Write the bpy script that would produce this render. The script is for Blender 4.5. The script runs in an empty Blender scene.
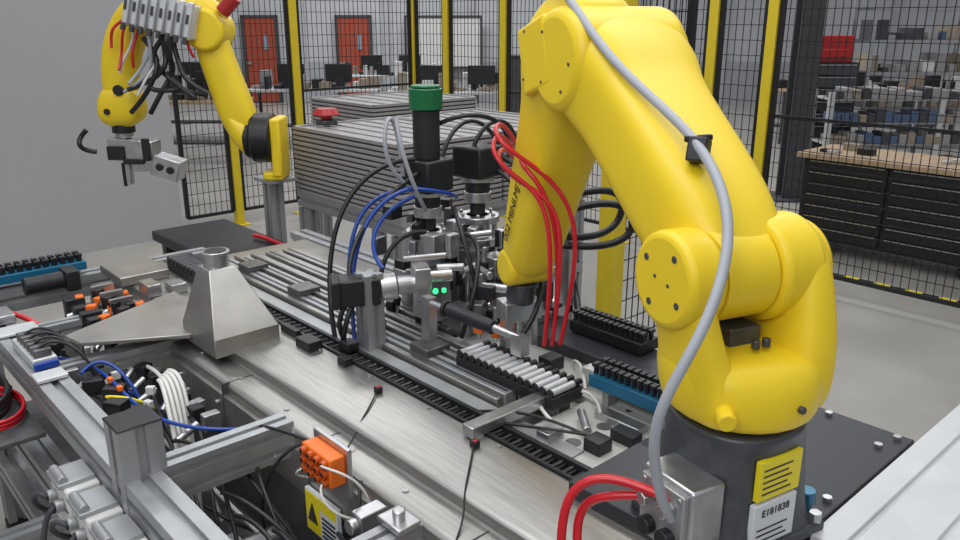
import bpy, bmesh, math, random
from mathutils import Vector, Matrix, Euler
random.seed(7)
sc=bpy.context.scene
sc.view_settings.view_transform='Standard'
# ------------------------------------------------------------------ materials
def mat(name,col,rough=.5,metal=0.,noise=0.,nscale=20.,bump=0.,coat=0.,stretch=None,emit=None,spec=None):
    m=bpy.data.materials.new(name);m.use_nodes=True
    nt=m.node_tree;b=nt.nodes['Principled BSDF']
    c=(col[0],col[1],col[2],1)
    b.inputs['Base Color'].default_value=c
    b.inputs['Roughness'].default_value=rough
    b.inputs['Metallic'].default_value=metal
    if spec is not None:b.inputs['Specular IOR Level'].default_value=spec
    if coat: b.inputs['Coat Weight'].default_value=coat;b.inputs['Coat Roughness'].default_value=.2
    if emit:
        b.inputs['Emission Color'].default_value=(*emit[:3],1);b.inputs['Emission Strength'].default_value=emit[3]
    tc=nt.nodes.new('ShaderNodeTexCoord');mp=nt.nodes.new('ShaderNodeMapping')
    nt.links.new(tc.outputs['Object'],mp.inputs['Vector'])
    if stretch: mp.inputs['Scale'].default_value=stretch
    n=nt.nodes.new('ShaderNodeTexNoise');n.inputs['Scale'].default_value=nscale;n.inputs['Detail'].default_value=4
    nt.links.new(mp.outputs[0],n.inputs['Vector'])
    if noise:
        r=nt.nodes.new('ShaderNodeValToRGB')
        r.color_ramp.elements[0].position=.3;r.color_ramp.elements[1].position=.7
        r.color_ramp.elements[0].color=tuple(v*(1-noise) for v in col)+(1,)
        r.color_ramp.elements[1].color=tuple(min(1,v*(1+noise)) for v in col)+(1,)
        nt.links.new(n.outputs['Fac'],r.inputs['Fac']);nt.links.new(r.outputs[0],b.inputs['Base Color'])
    mr=nt.nodes.new('ShaderNodeMapRange')
    mr.inputs['To Min'].default_value=max(.02,rough*.85);mr.inputs['To Max'].default_value=min(1,rough*1.15)
    nt.links.new(n.outputs['Fac'],mr.inputs['Value']);nt.links.new(mr.outputs[0],b.inputs['Roughness'])
    if bump:
        bp=nt.nodes.new('ShaderNodeBump');bp.inputs['Strength'].default_value=bump;bp.inputs['Distance'].default_value=.002
        nt.links.new(n.outputs['Fac'],bp.inputs['Height']);nt.links.new(bp.outputs[0],b.inputs['Normal'])
    return m
YEL=mat('yellow_paint',(.84,.605,.014),.46,0,.02,6,.03,.1)
YELF=mat('fence_yellow',(.68,.51,.02),.5,0,.05)
GUN=mat('gunmetal',(.085,.09,.10),.38,.5,.15,30)
ALU=mat('anodised_aluminium',(.42,.43,.44),.46,.7,.08,12)
ALUL=mat('light_aluminium',(.62,.63,.64),.45,.4,.05,12)
STL=mat('brushed_stainless',(.40,.39,.37),.36,.9,.14,14,.05,stretch=(9,.5,9))
STLX=mat('stainless_sheet',(.42,.405,.38),.38,.88,.12,9,.04)
CHR=mat('machined_steel',(.54,.54,.55),.30,.9,.12,25)
DST=mat('dark_steel',(.16,.16,.16),.38,.8,.2,25)
BLK=mat('black_plastic',(.012,.012,.014),.42,0,.2)
BLKM=mat('black_anodised',(.02,.021,.024),.45,.2,.2)
DECK=mat('black_deck',(.030,.031,.037),.42,.1,.2,9)
DGR=mat('dark_grey',(.05,.052,.058),.55,0,.2)
MGR=mat('mid_grey_sheet',(.10,.10,.105),.5,.2,.2)
GRY=mat('grey_cable_jacket',(.37,.39,.43),.45,0,.04)
WHT=mat('white_plastic',(.64,.64,.62),.45,0,.03)
WCB=mat('white_cable',(.66,.65,.62),.45)
RED=mat('red_tube',(.58,.010,.02),.3,0,.05,coat=.2)
BLU=mat('blue_tube',(.01,.055,.32),.3)
ORG=mat('orange_plastic',(.85,.17,.015),.4)
GRN=mat('green_cap',(.005,.13,.045),.3)
GLED=mat('green_led',(.02,.8,.25),.3,emit=(.05,1,.3,1.3))
RLED=mat('red_led',(.8,.02,.02),.3,emit=(1,.05,.03,.5))
BCMB=mat('blue_rack',(.012,.13,.24),.35,.1)
TRAY=mat('tray_grey',(.30,.285,.285),.5,0,.06,8)
TRAYD=mat('tray_gap',(.09,.085,.085),.7)
PLATE=mat('light_plate',(.50,.50,.47),.38,.2,.05)
LBLY=mat('label_yellow',(.85,.70,.01),.45)
LBLW=mat('label_white',(.68,.70,.74),.45)
WALLG=mat('partition_grey',(.40,.40,.412),.6,0,.02,1.2)
FARW=mat('far_wall_paint',(.50,.51,.53),.8,0,.04,1)
FLR=mat('concrete_floor',(.36,.342,.312),.32,0,.12,1.5,.02)
DOORM=mat('door_red',(.34,.06,.03),.5)
WOOD=mat('bench_wood',(.42,.30,.19),.5,0,.2,6,stretch=(1,8,1))
BIN=mat('bin_blue',(.07,.11,.20),.5)
CARD=mat('cardboard',(.29,.24,.18),.8,0,.1)
REDP=mat('red_painted_steel',(.38,.015,.015),.4)
GLS=mat('window_glass',(.25,.3,.36),.1,0)
# ------------------------------------------------------------------ helpers
def empty(name,loc=(0,0,0),rz=0):
    e=bpy.data.objects.new(name,None);e.location=loc;e.rotation_euler=(0,0,rz);sc.collection.objects.link(e);return e
class M:
    def __init__(s,name,mat,parent=None,bevel=0,sub=0,ang=40):
        s.n=name;s.m=mat;s.p=parent;s.bv=bevel;s.sub=sub;s.ang=ang;s.bm=bmesh.new()
    def box(s,lo,hi):
        lo=Vector(lo);hi=Vector(hi);c=(lo+hi)/2;d=hi-lo
        bmesh.ops.create_cube(s.bm,size=1,matrix=Matrix.Translation(c)@Matrix.Diagonal((abs(d.x),abs(d.y),abs(d.z),1)));return s
    def cb(s,c,d,rz=0,rx=0,ry=0):
        T=Matrix.Translation(c)@Euler((rx,ry,rz)).to_matrix().to_4x4()@Matrix.Diagonal((d[0],d[1],d[2],1))
        bmesh.ops.create_cube(s.bm,size=1,matrix=T);return s
    def cyl(s,p1,p2,r,r2=None,seg=24):
        p1=Vector(p1);p2=Vector(p2);d=p2-p1
        q=d.to_track_quat('Z','Y').to_matrix().to_4x4()
        bmesh.ops.create_cone(s.bm,cap_ends=True,segments=seg,radius1=r,radius2=r if r2 is None else r2,depth=d.length,matrix=Matrix.Translation((p1+p2)/2)@q);return s
    def prism(s,pts,axis,a,b):
        def P(u,v,w): return {'x':(w,u,v),'y':(u,w,v),'z':(u,v,w)}[axis]
        A=[s.bm.verts.new(P(u,v,a)) for u,v in pts];B=[s.bm.verts.new(P(u,v,b)) for u,v in pts]
        n=len(pts);s.bm.faces.new(A);s.bm.faces.new(B[::-1])
        for i in range(n): s.bm.faces.new((A[i],B[i],B[(i+1)%n],A[(i+1)%n]))
        return s
    def poly3(s,rings):
        R=[[s.bm.verts.new(p) for p in r] for r in rings];n=len(R[0])
        s.bm.faces.new(R[0][::-1]);s.bm.faces.new(R[-1])
        for a,b in zip(R,R[1:]):
            for i in range(n): s.bm.faces.new((a[i],a[(i+1)%n],b[(i+1)%n],b[i]))
        return s
    def ext(s,axis,a,b,c,w,h):
        """T-slot extrusion along axis from a to b, centre c (two other coords), size w x h"""
        u=min(w,h)
        def side(L):
            n=max(1,round(L/u));o=[]
            for i in range(n):
                m=-L/2+(i+.5)*L/n
                o+=[(m-.13*u,0),(m-.13*u,.16*u),(m+.13*u,.16*u),(m+.13*u,0)]
            return o
        pts=[(-w/2,-h/2)]+[(x,-h/2+y) for x,y in side(w)]+[(w/2,-h/2)]+[(w/2-y,x) for x,y in side(h)]
        pts+=[(w/2,h/2)]+[(-x,h/2-y) for x,y in side(w)]+[(-w/2,h/2)]+[(-w/2+y,-x) for x,y in side(h)]
        return s.prism([(c[0]+x,c[1]+y) for x,y in pts],axis,a,b)
    def loft(s,secs,seg=20,cap=True):
        def ring(c,u,v,n,k=1):
            c=Vector(c);u=Vector(u)*k;v=Vector(v)*k;o=[]
            for i in range(seg):
                t=2*math.pi*(i+.5)/seg;ct,st=math.cos(t),math.sin(t)
                o.append(c+u*(math.copysign(abs(ct)**(2/n),ct))+v*(math.copysign(abs(st)**(2/n),st)))
            return o
        rings=[ring(c,u,v,n) for c,u,v,n in secs]
        if cap:
            c0,u0,v0,n0=secs[0];d=(Vector(c0)-Vector(secs[1][0])).normalized();m=min(Vector(u0).length,Vector(v0).length)
            rings=[ring(Vector(c0)+d*m*.36,u0,v0,n0,.35),ring(Vector(c0)+d*m*.28,u0,v0,n0,.75)]+rings
            c0,u0,v0,n0=secs[-1];d=(Vector(c0)-Vector(secs[-2][0])).normalized();m=min(Vector(u0).length,Vector(v0).length)
            rings+=[ring(Vector(c0)+d*m*.28,u0,v0,n0,.75),ring(Vector(c0)+d*m*.36,u0,v0,n0,.35)]
        R=[[s.bm.verts.new(p) for p in r] for r in rings]
        s.bm.faces.new(R[0][::-1]);s.bm.faces.new(R[-1])
        for a,b in zip(R,R[1:]):
            for i in range(seg): s.bm.faces.new((a[i],a[(i+1)%seg],b[(i+1)%seg],b[i]))
        return s
    def done(s,loc=None,rot=None):
        bmesh.ops.recalc_face_normals(s.bm,faces=s.bm.faces)
        me=bpy.data.meshes.new(s.n);s.bm.to_mesh(me);s.bm.free()
        me.materials.append(s.m)
        for p in me.polygons:p.use_smooth=True
        if not s.sub: me.set_sharp_from_angle(angle=math.radians(s.ang))
        o=bpy.data.objects.new(s.n,me);sc.collection.objects.link(o)
        if s.p:o.parent=s.p
        if s.sub:
            x=o.modifiers.new('s','SUBSURF');x.levels=s.sub;x.render_levels=s.sub
        if s.bv:
            x=o.modifiers.new('b','BEVEL');x.width=s.bv;x.segments=3 if s.bv>.011 else 2;x.limit_method='ANGLE';x.angle_limit=math.radians(50)
        if loc:o.location=loc
        if rot:o.rotation_euler=rot
        return o
def tube(name,pts,r,m,parent):
    cu=bpy.data.curves.new(name,'CURVE');cu.dimensions='3D';cu.bevel_depth=r;cu.bevel_resolution=3;cu.resolution_u=8;cu.use_fill_caps=True
    if pts and not isinstance(pts[0][0],(list,tuple)): pts=[pts]
    for pl in pts:
        sp=cu.splines.new('NURBS');sp.points.add(len(pl)-1)
        for i,p in enumerate(pl): sp.points[i].co=(*p,1)
        sp.order_u=min(4,len(pl));sp.use_endpoint_u=True
    cu.materials.append(m)
    o=bpy.data.objects.new(name,cu);sc.collection.objects.link(o);o.parent=parent;return o
def text(name,body,size,m,parent,loc,rot):
    cu=bpy.data.curves.new(name,'FONT');cu.body=body;cu.size=size;cu.extrude=.0005;cu.align_x='CENTER';cu.align_y='CENTER'
    cu.materials.append(m);o=bpy.data.objects.new(name,cu);sc.collection.objects.link(o);o.parent=parent;o.location=loc;o.rotation_euler=rot;return o
BR=-math.radians(42.33)   # building axes relative to machine axes

# ------------------------------------------------------------------ room
g=M('floor',FLR);g.box((-12,-8,-.1),(34,34,0));g.done()
bld=empty('wall_back',(0,0,0),BR)
g=M('wall_face',FARW,bld);g.box((-16,20.8,0),(18,21.0,6));g.done()
g=M('wall_band',mat('wall_low_band',(.36,.37,.39),.7),bld);g.box((-16,20.74,0),(18,20.8,1.0));g.done()
g=M('wall_ribs',mat('wall_rib',(.42,.43,.45),.7),bld)
for i in range(16): g.box((-15+i*2.1,20.7,0),(-14.85+i*2.1,20.8,6))
g.done()
wr=empty('wall_right',(0,0,0),BR)
g=M('wall_face',FARW,wr);g.box((18,-2,0),(18.2,21,6));g.done()
for i,s0 in enumerate((-5.45,-3.13)):
    d=empty('door_%d'%(i+1),(0,0,0),BR)
    g=M('leaf',DOORM,d,.01);g.box((s0-.38,20.62,.02),(s0+.38,20.7,2.05));g.done()
    g=M('frame',DGR,d,.005);g.box((s0-.45,20.6,0),(s0-.38,20.74,2.12));g.box((s0+.38,20.6,0),(s0+.45,20.74,2.12));g.box((s0-.45,20.6,2.05),(s0+.45,20.74,2.12));g.done()
    g=M('glazing',GLS,d);g.box((s0+.10,20.58,1.3),(s0+.20,20.62,1.65));g.done()
    g=M('handle',CHR,d);g.box((s0-.36,20.56,.95),(s0-.24,20.62,1.0));g.done()
wl=M('wall_left',WALLG);wl.box((-7,7.5,0),(2.94,7.62,3.2));wl.done()

# ------------------------------------------------------------------ safety fence
fe=empty('safety_fence')
posts=[(3.55,7.55),(4.3,7.55),(5.85,7.55),(5.85,6.95),(5.85,6.05),(5.85,4.5),(5.85,3.65),(5.85,3.15),(5.85,.2),(5.85,-2.0)]
g=M('posts',YELF,fe,.004)
for x,y in posts: g.box((x-.04,y-.04,0),(x+.04,y+.04,2.5));g.box((x-.09,y-.09,0),(x+.09,y+.09,.012))
g.done()
fr=M('panel_frames',BLK,fe);wi=M('panel_wires',BLK,fe)
def panel(p,q):
    p=Vector((*p,0));q=Vector((*q,0));L=(q-p).length;u=(q-p)/L;p=p+u*.06;L-=.12;rz=math.atan2(u.y,u.x)
    for z in (.15,2.42): fr.cb(p+u*L/2+Vector((0,0,z)),(L,.03,.03),rz)
    for k in (0,L): fr.cb(p+u*k+Vector((0,0,1.285)),(.04,.03,2.27),rz)
    if L>1.3: fr.cb(p+u*L/2+Vector((0,0,1.3)),(L,.02,.02),rz)
    n=int(L/.055)
    for i in range(1,n): wi.cb(p+u*(i*L/n)+Vector((0,0,1.285)),(.005,.005,2.27),rz)
    for i in range(1,20): wi.cb(p+u*L/2+Vector((0,0,.15+i*.1135)),(L,.005,.005),rz)
panel((2.96,7.55),(3.55,7.55));panel((3.55,7.55),(4.3,7.55));panel((4.3,7.55),(5.85,7.55))
rp=[p for p in posts if p[0]==5.85]
for a,b in zip(rp,rp[1:]): panel(a,b)
fr.done();wi.done()
ip=empty('yellow_guard_post')
g=M('post',YELF,ip,.005);g.box((3.15,2.45,0),(3.25,2.55,2.4));g.box((3.08,2.38,0),(3.32,2.62,.015));g.done()
g=M('mesh_panel',BLK,ip)
for i in range(0,9): g.box((3.3+i*.055,2.5,.2),(3.305+i*.055,2.505,2.3))
for i in range(0,19): g.box((3.25,2.5,.2+i*.115),(3.8,2.505,.205+i*.115))
g.box((3.76,2.485,.15),(3.8,2.52,2.35));g.box((3.26,2.485,.15),(3.29,2.52,2.35));g.done()

# ------------------------------------------------------------------ background furniture
tc=empty('tool_chest')
g=M('body',BLKM,tc,.008);g.box((6.92,.4,.12),(7.5,3.3,.84));g.done()
g=M('drawer_fronts',BLK,tc,.004);h=M('drawer_handles',CHR,tc)
for c in range(4):
    y0=.44+c*.71
    for r in range(7):
        z0=.145+r*.098
        g.box((6.895,y0,z0),(6.925,y0+.68,z0+.09));h.box((6.885,y0+.02,z0+.08),(6.897,y0+.66,z0+.089))
g.done();h.done()
g=M('worktop',WOOD,tc,.004);g.box((6.86,.35,.84),(7.55,3.35,.885));g.done()
g=M('casters',BLK,tc)
for x in (7.0,7.42):
    for y in (.55,1.9,3.15): g.cyl((x-.02,y,.06),(x+.02,y,.06),.06)
g.done()
for nm,mm,n in (('worktop_clutter',PLATE,10),('worktop_clutter_dark',BLKM,8),('worktop_clutter_tan',CARD,8)):
    g=M(nm,mm,tc,.004)
    for i in range(n):
        y=random.uniform(.6,3.1);x=random.uniform(6.95,7.4);g.box((x,y,.885),(x+random.uniform(.04,.1),y+random.uniform(.05,.2),.885+random.uniform(.02,.08)))
    g.done()
pk=empty('parts_bin_rack',(0,0,0),BR)
g=M('frame',ALUL,pk)
for s0 in (4.1,5.4,6.7):
    for t0 in (9.5,10.0): g.box((s0-.03,t0-.03,0),(s0+.03,t0+.03,1.2))
for z in (.3,.6,.85,1.12): g.box((4.1,9.5,z-.02),(6.7,10.0,z))
g.done()
b1=M('bins_blue',BIN,pk,.008);b2=M('bins_white',TRAY,pk,.008);b3=M('bins_tan',CARD,pk,.008);b4=M('bins_dark',DGR,pk,.008)
for z in (.3,.6,.85,1.12):
    for i in range(25):
        s0=4.13+i*.102;q=random.choice((b2,b2,b3,b4) if z==1.12 else (b1,b1,b3,b4,b2));h_=random.choice((.09,.11,.13))
        q.box((s0,9.46,z),(s0+.09,9.75,z+h_))
for q in (b1,b2,b3,b4):q.done()
ws=empty('wire_shelving',(0,0,0),BR)
g=M('frame',CHR,ws)
for s0 in (5.0,6.4,7.8):
    for t0 in (10.6,11.2): g.box((s0-.02,t0-.02,0),(s0+.02,t0+.02,2.3))
for z in (.4,.9,1.35,1.75,2.15):
    for i in range(12): g.box((5.0,10.6+i*.054,z),(7.8,10.608+i*.054,z+.008))
    g.box((5,10.58,z-.03),(7.8,10.6,z+.01));g.box((5,11.2,z-.03),(7.8,11.22,z+.01))
g.done()
qs=[M('boxes',CARD,ws,.004),M('white_boxes',WHT,ws,.004),M('dark_boxes',DGR,ws,.004),M('grey_boxes',TRAY,ws,.004),M('blue_boxes',BIN,ws,.004)]
for z in (.4,.9,1.35,1.75):
    for i in range(16):
        q=random.choice((qs[0],qs[0],qs[2],qs[3],qs[3],qs[1],qs[4]));s0=5.05+i*.17;q.box((s0,10.65,z+.01),(s0+random.uniform(.06,.16),11.1,z+random.uniform(.06,.26)))
for q in qs:q.done()
rc=empty('roller_cabinet',(0,0,0),BR)
g=M('body',BLKM,rc,.01);g.box((4.0,10.2,.1),(4.7,10.55,1.5));g.done()
g=M('drawers',DGR,rc,.005);h=M('drawer_trims',TRAY,rc)
for i in range(9): g.box((4.03,10.17,.15+i*.15),(4.67,10.2,.28+i*.15));h.box((4.05,10.16,.265+i*.15),(4.65,10.175,.275+i*.15))
g.done();h.done()
g=M('red_top_box',REDP,rc,.01);g.box((4.05,10.2,1.5),(4.6,10.55,1.82));g.box((4.1,10.17,1.56),(4.55,10.2,1.66));g.done()
g=M('wheels',BLK,rc)
for s0 in (4.05,4.65): g.cyl((s0-.02,10.3,.05),(s0+.02,10.3,.05),.05)
g.done()
cl=empty('building_column',(0,0,0),BR)
g=M('shaft',DGR,cl,.01);g.box((3.5,9.1,0),(3.75,9.14,5.5));g.box((3.5,9.3,0),(3.75,9.34,5.5));g.box((3.6,9.14,0),(3.65,9.3,5.5));g.box((3.4,9.0,0),(3.85,9.44,.03));g.done()
def bench(s0,s1,t0,top,name='workbench'):
    e=empty(name,(0,0,0),BR)
    g=M('top',top,e,.005);g.box((s0,t0,.86),(s1,t0+.75,.9));g.done()
    g=M('legs',DGR,e)
    for s in (s0+.05,s1-.1):
        for t in (t0+.05,t0+.65): g.box((s,t,0),(s+.05,t+.05,.86))
    g.box((s0+.05,t0+.3,.25),(s1-.05,t0+.6,.28));g.done()
    g=M('clutter_dark',BLKM,e,.005);h=M('clutter_light',WHT,e,.005);k=M('clutter_tan',CARD,e,.005);l=M('clutter_grey',TRAY,e,.005)
    n=int((s1-s0)/.13)
    for i in range(n):
        s=s0+.05+i*.13;q=random.choice((g,g,h,k,l));tt=t0+random.uniform(.1,.4);q.box((s,tt,.9),(s+random.uniform(.06,.2),tt+.25,.9+random.uniform(.04,.3)))
    for s in (s0+.5,s0+1.3): g.box((s,t0+.3,1.0),(s+.45,t0+.34,1.3));g.box((s+.2,t0+.34,.9),(s+.25,t0+.38,1.1))
    g.done();h.done();k.done();l.done();return e
bench(-3.9,-1.7,13.5,ALUL);bench(-1.5,.7,13,ALUL);bench(-6.5,-4.2,14,ALUL);bench(1.2,3.4,14.5,ALUL);bench(5,8,13.5,WOOD);bench(-5.4,-3.4,11.5,WOOD);bench(-3,-.6,17,ALUL)
ct=empty('storage_cabinet',(0,0,0),BR)
g=M('body',BLKM,ct,.01);g.box((.35,12.2,.05),(.85,12.7,1.5));g.done()
g=M('doors',DGR,ct,.004);g.box((.37,12.17,.1),(.59,12.2,1.45));g.box((.61,12.17,.1),(.83,12.2,1.45));g.done()
wb=empty('whiteboard',(0,0,0),BR)
g=M('board',WHT,wb);g.box((-1.8,20.5,.9),(.0,20.55,2.05));g.done()
g=M('frame',DGR,wb);g.box((-1.86,20.48,.86),(.06,20.52,.9));g.box((-1.86,20.48,2.05),(.06,20.52,2.11));g.box((-1.86,20.48,.9),(-1.8,20.52,2.05));g.box((.0,20.48,.9),(.06,20.52,2.05));g.box((-1.7,20.45,0),(-1.64,20.5,.9));g.box((-.1,20.45,0),(-.04,20.5,.9));g.done()
tp=empty('floor_hazard_tape')
a=M('yellow',LBLY,tp);b=M('black',BLK,tp)
for i in range(40):
    y=-1+i*.12;(a if i%2 else b).box((6.35,y,0.001),(6.42,y+.12,.003))
a.done();b.done()

# ------------------------------------------------------------------ machine frame
mf=empty('machine_frame')
g=M('extrusions',ALU,mf)
RX=.515
g.ext('y',.6,3.5,(RX,.955),.085,.085)
g.ext('y',.6,3.5,(RX,.60),.08,.08)
g.ext('y',.6,3.5,(RX,.30),.08,.08)
g.ext('y',1.9,3.5,(.16,.52),.07,.07)
g.ext('x',.12,.48,(2.3,.60),.06,.06);g.ext('x',.12,.48,(3.3,.60),.06,.06)
g.ext('z',.03,.56,(.16,1.95),.07,.07);g.ext('z',.03,.56,(.16,3.4),.07,.07)
for y in (.66,1.75,3.42):
    g.ext('z',.03,.912,(RX,y),.085,.085);g.ext('z',.03,.9,(1.95,y),.09,.09)
g.ext('z',.912,1.125,(RX+.005,1.755),.10,.09)
g.ext('x',.56,.90,(1.74,.955),.065,.10)
g.ext('x',.56,.90,(1.20,.93),.06,.08)
g.ext('x',-.1,1.45,(3.45,.955),.09,.09)
g.ext('x',.56,1.9,(.66,.30),.08,.08);g.ext('x',.56,1.9,(3.42,.30),.08,.08);g.ext('x',.56,1.9,(1.70,.30),.08,.08)
g.ext('x',.56,.95,(2.55,.955),.06,.06);g.ext('x',.56,.95,(2.95,.955),.06,.06)
g.ext('y',.6,3.5,(1.95,.945),.09,.09)
g.done()
g=M('post_cap',BLK,mf,.004);g.box((RX-.047,1.708,1.125),(RX+.057,1.802,1.132));g.done()
g=M('feet',BLK,mf)
for y in (.66,1.75,3.42):
    for x in (RX,1.95): g.cyl((x,y,0),(x,y,.03),.05)
g.done()
g=M('brackets',CHR,mf,.003)
for y in (1.665,1.27): g.prism([(.56,.9),(.61,.9),(.56,.84)],'y',y,y+.035)
g.box((.56,1.15,.975),(.62,1.25,.985));g.box((.83,1.16,.975),(.89,1.24,.99));g.cyl((.58,1.2,.985),(.58,1.2,1.0),.012);g.cyl((.86,1.2,.985),(.86,1.2,1.01),.014)
g.box((.81,1.27,.93),(.88,1.31,.975));g.cyl((.79,1.29,.95),(.81,1.29,.95),.018);g.cyl((.84,1.74,.93),(.90,1.74,.93),.03)
for y in (2.52,2.92): g.box((.56,y-.05,.94),(.60,y-.03,.99))
g.done()
g=M('gusset_plates',ALUL,mf,.003);g.box((.47,2.86,1.0),(.60,2.95,1.010));g.box((.47,2.4,1.0),(.555,2.47,1.012));g.done()
g=M('lower_enclosure',MGR,mf,.004);g.box((.92,.65,.42),(1.88,3.3,.86));g.done()
g=M('inner_side_tray',MGR,mf);g.box((.56,.7,.52),(.9,3.35,.55));g.done()
nb=empty('aluminium_cross_beam')
g=M('beam',ALUL,nb,.003)
pr=[(.10,.95),(.10,1.055),(.20,1.055),(.20,1.045),(.215,1.045),(.215,1.055),(.36,1.055),(.36,1.045),(.375,1.045),(.375,1.055),(.48,1.055),(.48,1.045),(.49,1.045),(.49,1.055),(.548,1.055),(.548,.95)]
g.prism(pr,'x',1.36,3.0);g.done()
g=M('legs',ALU,nb)
for x in (1.45,2.8): g.ext('z',.0,.95,(x,.3),.09,.09)
g.done()
dk=empty('robot_mounting_plate')
g=M('plate',DECK,dk,.003);g.box((1.16,.555,1.015),(1.90,.99,1.05));g.box((1.72,.99,1.015),(1.90,2.2,1.05));g.done()
g=M('bolts',CHR,dk)
for x,y in ((1.87,.585),(1.80,.60),(1.87,.75),(1.5,.58),(1.84,1.0)): g.cyl((x,y,1.05),(x,y,1.06),.010,seg=6)
g.done()
# ------------------------------------------------------------------ stainless conveyor
cv=empty('stainless_conveyor')
g=M('housing',STL,cv,.002)
g.prism([(.90,.80),(.90,.965),(.912,.975),(.985,.975),(.99,.98),(.99,1.005),(1.0,1.013),(1.205,1.015),(1.205,.86),(1.0,.80)],'y',.60,3.35);g.done()
g=M('front_cover',STLX,cv,.002);g.box((.885,.62,.835),(.90,3.3,.94));g.done()
g=M('seams',DGR,cv)
for y in (1.05,1.62,2.1,2.75): g.box((.884,y,.835),(.984,y+.004,.9762))
g.done()
g=M('chain_guides',BLKM,cv);g.box((1.207,.62,.96),(1.216,3.2,1.022));g.box((1.262,.62,.96),(1.275,3.2,1.022));g.done()
g=M('chain',BLK,cv,.002)
y=.64
while y<3.18: g.box((1.219,y,.98),(1.261,y+.026,1.010));g.cyl((1.222,y+.013,1.010),(1.258,y+.013,1.010),.007,seg=8);y+=.034
g.done()
g=M('screws',CHR,cv)
for i in range(10):
    g.cyl((1.19,.7+i*.27,1.015),(1.19,.7+i*.27,1.02),.006,seg=12);g.cyl((.885,.8+i*.27,.9),(.879,.8+i*.27,.9),.009,seg=12);g.cyl((.945,.75+i*.27,.975),(.945,.75+i*.27,.979),.008,seg=12)
g.done()
g=M('sensor_bodies',BLK,cv,.002);h=M('sensor_tags',RED,cv,.001)
for y in (1.27,1.67): g.box((1.14,y,1.015),(1.158,y+.02,1.032));h.box((1.142,y+.002,1.032),(1.152,y+.010,1.035))
g.box((1.15,2.05,1.015),(1.2,2.13,1.045));g.box((1.23,1.95,1.022),(1.27,2.0,1.05));g.box((1.18,2.18,1.015),(1.2,2.28,1.04));g.box((1.17,1.88,1.015),(1.2,1.92,1.04))
g.done();h.done()
tube('sensor_leads',[[(1.14,1.275,1.022),(1.08,1.22,1.018),(1.0,1.15,1.018),(.975,1.12,1.0),(.95,1.1,.98),(.89,1.06,.975),(.875,1.05,.93),(.87,1.05,.8)],[(1.14,1.675,1.022),(1.08,1.62,1.018),(1.0,1.56,1.018),(.97,1.54,.985),(.90,1.50,.98)]],.0022,BLK,cv)
g=M('rating_label',LBLW,cv);g.box((.8835,1.02,.86),(.885,1.14,.92));g.done()
g=M('rating_label_red',RED,cv);g.box((.882,1.03,.895),(.8836,1.13,.915));g.done()
# rails & bed
bd=empty('linear_rail_bed')
g=M('bed_plate',STLX,bd,.003);g.box((1.278,1.0,.90),(1.90,3.35,.985));g.done()
g=M('rails',ALU,bd,.002);h=M('steel_rails',STL,bd,.002);k=M('rail_slots',DGR,bd)
g.box((1.285,1.1,.985),(1.345,3.15,1.005));
for i,(x,w,z) in enumerate(((1.355,.02,1.02),(1.385,.045,1.025),(1.44,.015,1.035),(1.465,.04,1.02),(1.515,.02,1.03),(1.545,.03,1.012),(1.585,.045,1.022),(1.64,.02,1.01),(1.67,.05,1.018))):
    (g if i%2 else h).box((x,1.42 if x<1.56 else 1.9,.985),(x+w,3.15,z))
    k.box((x+w+.002,1.42 if x<1.56 else 1.9,.985),(x+w+.008,3.15,.987))
for x,z in ((1.40,1.025),(1.478,1.02),(1.60,1.022),(1.69,1.018)): k.box((x,1.43 if x<1.56 else 1.91,z),(x+.010,3.14,z+.0012))
g.done();h.done();k.done()
g=M('carriages',DST,bd,.003)
for y in (1.75,2.5,2.9): g.box((1.38,y,1.026),(1.47,y+.09,1.05))
g.done()
g=M('light_base_plate',PLATE,bd,.003);g.box((1.56,1.0,.985),(1.72,1.85,1.01));g.box((1.3,1.0,.985),(1.56,1.28,1.0));g.box((1.72,1.1,.985),(1.9,1.7,1.01));g.box((1.62,1.05,1.01),(1.66,1.35,1.06));g.done()
g=M('plate_holes',DST,bd)
for x in (1.58,1.7,1.85):
    for y in (1.15,1.35,1.55): g.cyl((x,y,1.01),(x,y,1.0115),.008,seg=12)
for x in (1.36,1.48): g.cyl((x,1.15,1.0),(x,1.15,1.0015),.02,seg=16)
g.done()
g=M('stop_bar',CHR,bd,.003);g.box((1.16,1.30,1.02),(1.50,1.34,1.05));g.box((1.17,1.30,1.0),(1.2,1.34,1.02));g.box((1.46,1.29,.985),(1.51,1.35,1.02));g.done()
g=M('small_clamps',BLK,bd,.002);g.box((1.35,1.06,1.0),(1.40,1.11,1.035));g.box((1.44,1.03,1.0),(1.48,1.1,1.03));g.box((1.6,1.45,1.01),(1.66,1.5,1.05));g.done()
g=M('steel_clamps',CHR,bd,.002);g.box((1.30,1.18,1.0),(1.36,1.22,1.03));g.box((1.5,1.06,1.0),(1.54,1.2,1.02));g.cyl((1.40,1.14,1.02),(1.47,1.22,1.02),.012);g.done()
tube('white_leads',[[(1.5,1.18,1.02),(1.56,1.24,1.05),(1.5,1.35,1.03),(1.42,1.38,1.03),(1.36,1.2,1.02)],[(1.7,1.45,1.02),(1.66,1.38,1.06),(1.58,1.3,1.02)]],.005,WCB,bd)
tube('black_leads',[[(1.37,1.1,1.03),(1.33,1.2,1.06),(1.32,1.3,1.05),(1.28,1.42,1.01)],[(1.38,1.1,1.03),(1.32,1.15,1.05),(1.29,1.25,1.03),(1.26,1.34,1.02)]],.004,BLK,bd)
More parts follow.
